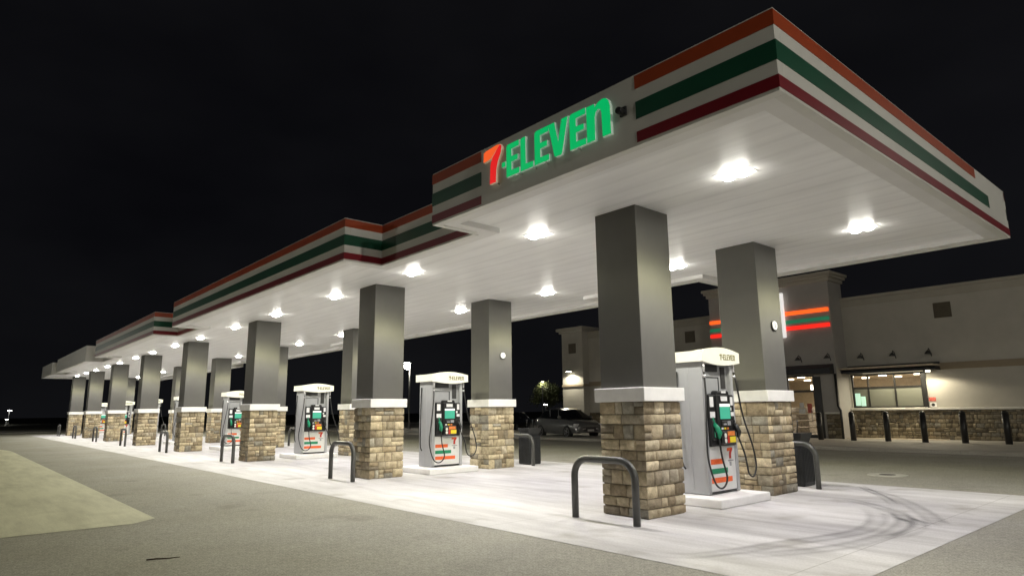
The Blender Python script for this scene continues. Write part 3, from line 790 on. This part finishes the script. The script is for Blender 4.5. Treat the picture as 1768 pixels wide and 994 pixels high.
# window: frame, panes
w = MB(); x0, x1, z0, z1 = WIN; fw = .07
w.box(x0, YW + .03, z0, x0 + fw, YW + .14, z1).box(x1 - fw, YW + .03, z0, x1, YW + .14, z1).box(x0 + fw, YW + .03, z0, x1 - fw, YW + .14, z0 + .06).box(x0 + fw, YW + .03, z1 - .06, x1 - fw, YW + .14, z1)
m1, m2 = -12.32, -11.16; tz = 2.46
for m_ in (m1, m2): w.box(m_ - .03, YW + .035, z0 + .06, m_ + .03, YW + .135, z1 - .06)
for a, c in ((x0 + fw, m1 - .03), (m1 + .03, m2 - .03), (m2 + .03, x1 - fw)): w.box(a, YW + .04, tz - .03, c, YW + .13, tz + .03)
w.box(x1 + .001, YW - .06, z0 - .02, x1 + .16, YW + .0, z1 + .02, .006)
wf = w.build('window', 'bronze', st)
for a, c in ((x0 + fw, m1 - .03), (m1 + .03, m2 - .03), (m2 + .03, x1 - fw)):
    MB().box(a, YW + .08, z0 + .06, c, YW + .09, tz - .03).build('lower_pane', 'film', wf); MB().box(a, YW + .08, tz + .03, c, YW + .09, z1 - .06).build('upper_pane', 'glass', wf)
# door
d = MB(); x0, x1, z0, z1 = DO
for a in (x0, (x0 + x1) / 2 - .05, x1 - .10): d.box(a, TY + .05, z0, a + .10, TY + .16, z1)
d.box(x0 + .1, TY + .055, 2.30, x1 - .1, TY + .155, 2.40).box(x0 + .1, TY + .055, z1 - .08, x1 - .1, TY + .155, z1).box(x0 + .1, TY + .055, z0, x1 - .1, TY + .155, z0 + .16)
d.box(x1 + .002, TY - .05, z0, x1 + .32, TY - .002, z1 - .1, .01)
df = d.build('door', 'bronze', st)
MB().box(x0 + .1, TY + .1, z0 + .16, x1 - .1, TY + .11, 2.30).build('pane', 'glass', df); MB().box(x0 + .1, TY + .1, 2.40, x1 - .1, TY + .11, z1 - .08).build('pane', 'glass', df)
MB().tube([(x1 - .25, TY + .02, .9), (x1 - .25, TY + .02, 1.5)], .018, 8).build('handle', 'chrome', df)
# notices
MB().box(-15.15, TY + .09, 1.28, -14.85, TY + .098, 1.50).build('notice', 'paper', df); MB().box(-14.72, TY + .09, 1.3, -14.5, TY + .098, 1.75).build('notice', 'red_notice', df)
MB().box(-15.1, TY + .09, 1.55, -14.9, TY + .098, 1.8).build('notice', 'paper', df)
MB().box(-12.95, YW + .06, 1.62, -12.72, YW + .075, 2.2).box(-12.7, YW + .06, 1.6, -12.5, YW + .075, 2.05).build('poster', 'poster', wf)
MB().box(-9.83, YW - .012, 1.78, -9.55, YW - .001, 1.95).build('notice', 'red_notice', st); MB().box(-9.8, YW - .012, 1.52, -9.55, YW - .001, 1.72).build('notice', 'paper', st)
MB().cyl((-9.68, YW - .014, 1.62), .07, .004, 12, axis='y').build('notice_mark', 'bronze', st)
# interior
b = MB(); b.box(-28, 45, ZG, -9.2, 45.1, 3.3).box(-28, 32.2, ZG - .001, -9.2, 45, ZG + .02).box(-9.3, YW + .3, ZG, -9.2, 45, 3.3)
b.build('interior_wall', 'interior', st)
MB().box(-28, TY + WT, 3.30, -9.2, 45, 3.38).build('interior_ceiling', 'interior', st)
for x, y in ((-16.5, 36), (-14, 36.5), (-12, 37.2), (-18.5, 39), (-15, 40), (-11, 41)):
    b = MB(); b.box(x - .45, y - 1.1, ZG, x + .45, y + 1.1, .2, .02)
    for k in range(4): b.box(x - .42, y - 1.08, .21 + k * .36, x + .42, y + 1.08, .25 + k * .36).box(x - .35, y - 1.0, .251 + k * .36, x + .35, y + 1.0, .49 + k * .36, .02)
    b.build('shelf_unit', 'shelf', st)
for k in range(6):
    for j in range(4): MB().cyl((-19.0 + 1.75 * k, 34.6 + 2.3 * j, 3.24), .20, .05, 16).build('interior_lamp', 'shop_lamp', st)
MB().box(-17.2, 37.9, 2.55, -15.4, 38.0, 2.85).box(-12.2, 40.5, 2.45, -10.2, 40.6, 2.7).build('menu_board', 'shop_lamp', st)
def area(name, loc, sx, sy_, e, col, rot=(0, 0, 0), spread=R(175)):
    l = bpy.data.lights.new(name, 'AREA'); l.shape = 'RECTANGLE'; l.size = sx; l.size_y = sy_; l.energy = e; l.color = col; l.spread = spread
    o = bpy.data.objects.new(name, l); COL.objects.link(o); o.location = loc; o.rotation_euler = rot; return o
area('interior_light', (-15, 38, 3.2), 10, 8, 650, (1, .88, .66))
# awnings
aw = MB(); aw.prism([(0, 3.12), (.85, 3.12), (.85, 3.22), (0, 3.5)], lambda a, c, dd: (TX1 + .03 + dd, YW - .002 - a, c), 3.9); aw_o = aw.build('awning', 'awning', st)
MB().box(-12.3, YW - .5, 3.085, -9.8, YW - .42, 3.118).build('awning_lamp', emit('awning_lamp', (1, .9, .66), .25), aw_o)
o = area('awning_light', (-11.0, YW - .46, 3.08), 2.4, .07, 75, (1, .9, .66)); o.parent = st; o.location = Vector((-11.0, YW - .46, 3.08)) - st.location
l = bpy.data.lights.new('awning_end_light', 'SPOT'); l.spot_size = R(165); l.spot_blend = .3; l.energy = 110; l.color = (1, .9, .68); l.shadow_soft_size = .06
o = bpy.data.objects.new('awning_end_light', l); COL.objects.link(o); o.parent = st; o.location = Vector((-9.55, YW - .80, 2.95)) - st.location
MB().cyl((-9.5, YW - .78, 3.03), .09, .07, 14).build('downlight', emit('downlight', (1, .9, .66), 6), aw_o)
aw = MB(); aw.prism([(0, 3.14), (.5, 3.14), (.5, 3.4), (0, 3.6)], lambda a, c, dd: (-17.4 + dd, TY - .002 - a, c), 4.15); aw.build('awning', 'awning', tw)
# gooseneck lamps over the awnings (unlit)
for i, (x, y) in enumerate(((-12.35, YW), (-10.95, YW), (-9.5, YW), (-14.75, TY), (-13.35, TY))):
    g = MB(); g.tube([(x, y, 3.75), (x, y - .12, 3.98), (x, y - .3, 4.08), (x, y - .42, 3.98)], .02, 8); g.cyl((x, y - .43, 3.84), .15, .14, 14, r2=.05)
    g.build('gooseneck_lamp', 'bronze', st if y == YW else tw)
# downpipe
MB().tube([(-13.2, TY - .07, 3.12), (-13.2, TY - .07, 1.62), (-13.05, TY - .20, 1.42), (-13.05, TY - .20, .12)], .055, 8).build('downpipe', 'bronze', tw)
# lit bands and sign on the tower
sg = thing('shop_sign', 'lit white square sign over orange, green and red bars on the shop tower', 'sign', (-16.5, TY, 6.0))
for nm, z0, z1 in (('store_orange', 6.13, 6.32), ('store_green', 5.70, 5.88), ('store_red', 5.38, 5.57)):
    MB().box(TX0 + .02, TY - .10, z0, TX1 - .06, TY - .002, z1, .015).build('lit_bar', nm, sg)
MB().box(-17.5, TY - .26, 5.02, -15.33, TY - .105, 7.3, .04, seg=2).build('lit_box', 'store_white', sg)
# wall lamp on the left pillar
t = thing('wall_lamp', 'lit wall lamp shining down the left corner pillar of the shop', 'wall lamp', (-31.05, 32.5, 4.0))
MB().box(-.05, -.30, .19, .05, -.002, .25, .01).box(-.20, -.52, .16, .20, -.24, .26, .02).build('housing', 'bronze', t, ZERO); MB().box(-.16, -.48, .145, .16, -.28, .159).build('lens', 'lot', t, ZERO)
l = bpy.data.lights.new('wall_lamp', 'SPOT'); l.spot_size = R(150); l.spot_blend = .25; l.energy = 190; l.color = (1, .93, .74); l.shadow_soft_size = .06
o = bpy.data.objects.new('wall_lamp_source', l); COL.objects.link(o); o.parent = t; o.location = (0, -.55, .10)

# bollards along the shop walk
bl = None
for i, x in enumerate((-13.55, -12.13, -10.73, -9.34, -7.95, -6.56, -5.17)):
    if bl is None:
        bl = thing('bollard', 'x', 'bollard', ZERO)
        MB().cyl((0, 0, 0), .115, 1.14, 16).build('post', 'bronze', bl, ZERO)
        b = MB(); t2 = bmesh.new(); bmesh.ops.create_uvsphere(t2, u_segments=16, v_segments=8, radius=.115)
        for v in t2.verts: v.co.z = max(0, v.co.z) + 1.14
        for f in t2.faces: f.smooth = True
        b._add(t2); b.cyl((0, 0, 1.02), .12, .03, 16); b.build('cap', 'bronze', bl, ZERO); o = bl
    else: o = copy_tree(bl)
    o.location = (x, 30.4, .12); o['label'] = 'dark round topped bollard before the shop, %s from the door' % ORD[i]; o['group'] = 'bollards along the shop walk'; o['category'] = 'bollard'

# ------------------------------------------------------------------ cars
def car(paint):
    """faces +x, length 4.6, origin on the ground in the middle"""
    t = thing('parked_car', 'x', 'car', ZERO)
    # stations: x, half width, bottom, shoulder z, (greenhouse top z or None), top half width
    S = [(-2.28, .70, .42, .86, None), (-2.2, .82, .32, .98, None), (-1.75, .89, .26, 1.04, None), (-1.0, .91, .22, 1.0, None), (0, .91, .21, .97, None),
         (.8, .91, .22, .96, None), (1.2, .90, .24, .94, None), (1.7, .87, .26, .86, None), (2.1, .80, .28, .76, None), (2.3, .66, .34, .64, None)]
    b = MB(); rings = []
    for x, hw, zb, zs, _ in S:
        zm = zb + (zs - zb) * .45
        pr = [(-hw * .92, zb), (-hw, zm), (-hw * .96, zs - .06), (-hw * .86, zs), (0, zs + .03), (hw * .86, zs), (hw * .96, zs - .06), (hw, zm), (hw * .92, zb)]
        rings.append([b.bm.verts.new((x, y, z)) for y, z in pr])
    k = len(rings[0])
    for a, c in zip(rings, rings[1:]):
        for i in range(k): f = b.bm.faces.new((a[i], a[(i + 1) % k], c[(i + 1) % k], c[i])); f.smooth = i < k - 1
    b.bm.faces.new(rings[0]); b.bm.faces.new(rings[-1])
    body = b.build('body', paint, t, ZERO)
    G = [(-1.95, .70, 1.03, 1.06), (-1.35, .66, 1.0, 1.40), (-.7, .64, .98, 1.47), (.1, .63, .97, 1.47), (.5, .64, .96, 1.40), (1.3, .72, .92, .98)]
    b = MB(); rings = []
    for x, hw, z0, z1 in G:
        pr = [(-hw * 1.18, z0), (-hw * 1.02, z1 - .06), (-hw * .85, z1), (0, z1 + .02), (hw * .85, z1), (hw * 1.02, z1 - .06), (hw * 1.18, z0)]
        rings.append([b.bm.verts.new((x, y, z)) for y, z in pr])
    for i_, (a, c) in enumerate(zip(rings, rings[1:])):
        for i in range(6):
            f = b.bm.faces.new((a[i], a[i + 1], c[i + 1], c[i])); f.smooth = False
            f.material_index = 1 if (i in (0, 5) or i_ in (0, 4)) else 0
    b.build('cabin', [paint, 'car_glass'], body, ZERO)
    for s in (-1, 1):
        for x in (-.62, .28): MB().box(x, s * .72 - .012, .98, x + .06, s * .72 + .012, 1.42).build('pillar', paint, body, ZERO)
        b = MB(); b.box(2.0, s * .72 - .16, .60, 2.2, s * .72 + .10, .74, .03, seg=2); b.build('headlight', 'lamp_glass', body, ZERO)
        b = MB(); b.tube([(2.29, s * .32, .50), (2.22, s * .60, .44), (2.12, s * .76, .36), (2.1, s * .80, .56)], .055, 8); b.build('bumper_trim', 'chrome', body, ZERO)
        MB().box(-2.30, s * .62 - .14, .78, -2.2, s * .62 + .14, .92, .02).build('tail_light', 'logo_red', body, ZERO)
        MB().box(.75, s * .98 - .09, .98, .9, s * .98 + .09, 1.1, .03).build('mirror', paint, body, ZERO)
    MB().box(2.24, -.45, .36, 2.315, .45, .58, .03).build('grille', 'black', body, ZERO)
    MB().box(2.315, -.2, .37, 2.325, .2, .46).build('number_plate', 'plate', body, ZERO)
    for x in (-1.38, 1.38):
        for s in (-1, 1):
            b = MB(); b.cyl((x, s * .80 - .11, .33), .33, .22, 24, axis='y', bev=.03); wh = b.build('wheel', 'tyre', t, ZERO)
            b = MB(); b.cyl((x, s * .913 - .012, .33), .06, .024, 12, axis='y')
            for k in range(5):
                a = 2 * math.pi * k / 5; b.tube([(x + .04 * math.cos(a), s * .918, .33 + .04 * math.sin(a)), (x + .2 * math.cos(a), s * .918, .33 + .2 * math.sin(a))], .022, 6)
            b.tube([(x + .21 * math.cos(2 * math.pi * k / 20), s * .915, .33 + .21 * math.sin(2 * math.pi * k / 20)) for k in range(21)], .015, 6)
            b.build('rim', 'alloy', wh, ZERO)
    return t
c1 = car('car_paint'); c1.location = (-27.0, 27.7, 0); c1.rotation_euler = (0, 0, R(-14)); c1.scale = (1.06, 1.06, 1.13)
c1['label'] = 'dark grey hatchback parked before the shop pillar with the wall lamp'
c2 = car('car_black'); c2['category'] = 'car'; c2.location = (-40.5, 35.2, 0); c2.rotation_euler = (0, 0, R(-62)); c2['label'] = 'dark car half hidden behind the grey hatchback, farther from the shop'
c3 = copy_tree(c2); c3.location = (-47.5, 47.5, 0); c3.rotation_euler = (0, 0, R(-35)); c3['label'] = 'distant dark car parked below the lamp lit tree'

# ------------------------------------------------------------------ tree with a lamp beside it
def tree(loc, h, rad, seed, label):
    rnd = random.Random(seed); t = thing('broadleaf_tree', label, 'tree', loc)
    b = MB(); b.tube([(0, 0, 0), (.05, .02, h * .25), (0, .08, h * .5), (.1, .1, h * .8)], [.16, .13, .1, .04], 8)
    br = []
    for k in range(9):
        a = rnd.uniform(0, 6.28); z = h * rnd.uniform(.3, .6); e = Vector((math.cos(a) * rad * .7, math.sin(a) * rad * .7, z + rad * rnd.uniform(.3, .8)))
        b.tube([(0, .05, z), (e.x * .5, e.y * .5, z + (e.z - z) * .6), tuple(e)], [.06, .04, .015], 6); br.append(e)
    b.build('trunk', 'bark', t, ZERO)
    b = MB(); cl = [Vector((rnd.gauss(0, .45) * rad, rnd.gauss(0, .45) * rad, h * .68 + rnd.gauss(0, .28) * rad)) for _ in range(26)] + br
    for c in cl:
        for _ in range(95):
            p = c + Vector((rnd.gauss(0, 1), rnd.gauss(0, 1), rnd.gauss(0, .8))) * rad * .16
            u = Vector((rnd.gauss(0, 1), rnd.gauss(0, 1), rnd.gauss(0, 1))).normalized(); v = u.orthogonal().normalized(); s = rnd.uniform(.07, .14)
            b.bm.faces.new([b.bm.verts.new(p + q) for q in (u * s, v * s * .6, -u * s, -v * s * .6)])
    b.build('crown', 'leaf', t, ZERO, recalc=False); return t
def lamp_post(loc, h, label, head, energy, lens, arm=(.6, 0), col=(1, .95, .78), group=None):
    t = thing('lamp_post', label, 'lamp post', loc, 0, group)
    b = MB(); b.tube([(0, 0, 0), (0, 0, h * .6), (0, 0, h + .1)], [.08, .065, .05], 10); b.cyl((0, 0, 0), .18, .25, 14); b.build('pole', 'galv', t, ZERO)
    ax, ay = arm; MB().tube([(0, 0, h), (ax * .5, ay * .5, h + .06), (ax, ay, h + .05)], .03, 8).build('arm', 'galv', t, ZERO)
    MB().box(ax - head, ay - head, h - .03, ax + head, ay + head, h + .08, .02).build('head', 'galv', t, ZERO)
    MB().box(ax - head * .85, ay - head * .85, h - .075, ax + head * .85, ay + head * .85, h - .031, .015).build('lens', lens, t, ZERO)
    if lens == 'street':
        b = MB(); t2 = bmesh.new(); bmesh.ops.create_uvsphere(t2, u_segments=16, v_segments=10, radius=.27)
        for f in t2.faces: f.smooth = True
        bmesh.ops.translate(t2, verts=t2.verts, vec=(ax, ay, h - .34)); b._add(t2); b.build('globe', lens, t, ZERO)
    if energy:
        l = bpy.data.lights.new('lamp_post_light', 'POINT'); l.energy = energy; l.color = col; l.shadow_soft_size = .15
        o = bpy.data.objects.new('lamp_post_source', l); COL.objects.link(o); o.parent = t; o.location = (ax, ay, h - (.8 if lens == 'street' else .25))
    return t
tree((-53.0, 51.2, 0), 4.9, 1.7, 3, 'small leafy tree lit by a lamp beyond the parked cars')
lamp_post((-52.3, 49.9, 0), 4.75, 'lamp post in front of the small lit tree beyond the cars', .12, 190, 'lot', arm=(-.2, .2))
lamp_post((-47.0, 45.23, 0), 2.2, 'short lamp post shining just above the parked dark cars', .16, 0, 'far_lamp', arm=(-.1, .1))
lamp_post((-49.75, 31.15, 0), 5.9, 'lamp post glowing beyond the rear columns, left of the second pump', .24, 60, 'street', arm=(.02, -.3))
lamp_post((-170, 10.5, 0), 2.85, 'far lamp post shining at the left edge of the dark field', .4, 0, 'far_lamp')
lamp_post((-150, 9.0, 0), 1.15, 'low far lamp near the ground at the left edge', .22, 0, 'far_lamp')
for x, y, e, ax, ay, lab in ((13.0, 3.0, 2900, -.9, .4, 'tall lot lamp post added out of view behind the viewpoint to light the canopy edge'), (-24.0, -13.0, 1000, 0, 1.1, 'tall lot lamp post added out of view beyond the pale concrete pad as fill light'),  # unseen posts, added to brighten the canopy edge, shop wall and far ground
        (7.5, 20.5, 700, -.9, .2, 'tall lot lamp post added out of view to light the right end of the shop'),
        (-90.0, -15.0, 1600, .6, .9, 'tall lot lamp post added out of view to light the ground beyond the canopy')):
    lamp_post((x, y, 0), 8.5, lab, .3, e, 'lot', arm=(ax, ay), col=(1, .96, .85), group='added fill lamp posts out of view round the forecourt')

# ------------------------------------------------------------------ world, camera, render settings
w = bpy.data.worlds.new('World'); sc.world = w; w.use_nodes = True; nt = w.node_tree
bg = nt.nodes['Background']; tc = N(nt, 'ShaderNodeTexCoord'); sx = N(nt, 'ShaderNodeSeparateXYZ'); nt.links.new(tc.outputs['Generated'], sx.inputs[0])
cl = noise(nt, 1.6, 4, .55, coord='Generated', stretch=(1, 1, 2.2)); sky_c = mix(nt, ramp(nt, sx.outputs[2], [(0, (.0052, .0054, .0062)), (.3, (.0034, .0035, .0044)), (.8, (.0040, .0040, .0046))]), ramp(nt, cl, [(.3, (.55, .55, .62)), (.7, (1.5, 1.48, 1.45))]), 1.0, 'MULTIPLY'); nt.links.new(sky_c, bg.inputs[0]); bg.inputs[1].default_value = 1.0

cd = bpy.data.cameras.new('camera'); cam = bpy.data.objects.new('camera', cd); COL.objects.link(cam); sc.camera = cam
r_ = Vector((0.65550551, 0.75510837, -0.01112546)); u_ = Vector((0.14858862, -0.11451698, 0.98224604)); f_ = Vector((-0.74042815, 0.64552089, 0.18726703))
m = Matrix.Identity(4)
for i in range(3): m[i][0] = r_[i]; m[i][1] = u_[i]; m[i][2] = -f_[i]
m[2][3] = 1.55; cam.matrix_world = m
cd.sensor_width = 36; cd.sensor_fit = 'HORIZONTAL'; cd.lens = 1113.77 / 1768 * 36; cd.clip_start = .05; cd.clip_end = 3000
sc.render.engine = 'CYCLES'
sc.view_settings.view_transform = 'Standard'; sc.view_settings.look = 'None'; sc.view_settings.exposure = 0; sc.view_settings.gamma = 1
sc.cycles.max_bounces = 6; sc.cycles.diffuse_bounces = 4; sc.cycles.use_light_tree = True
sc.cycles.use_denoising = True; sc.cycles.sample_clamp_indirect = 6
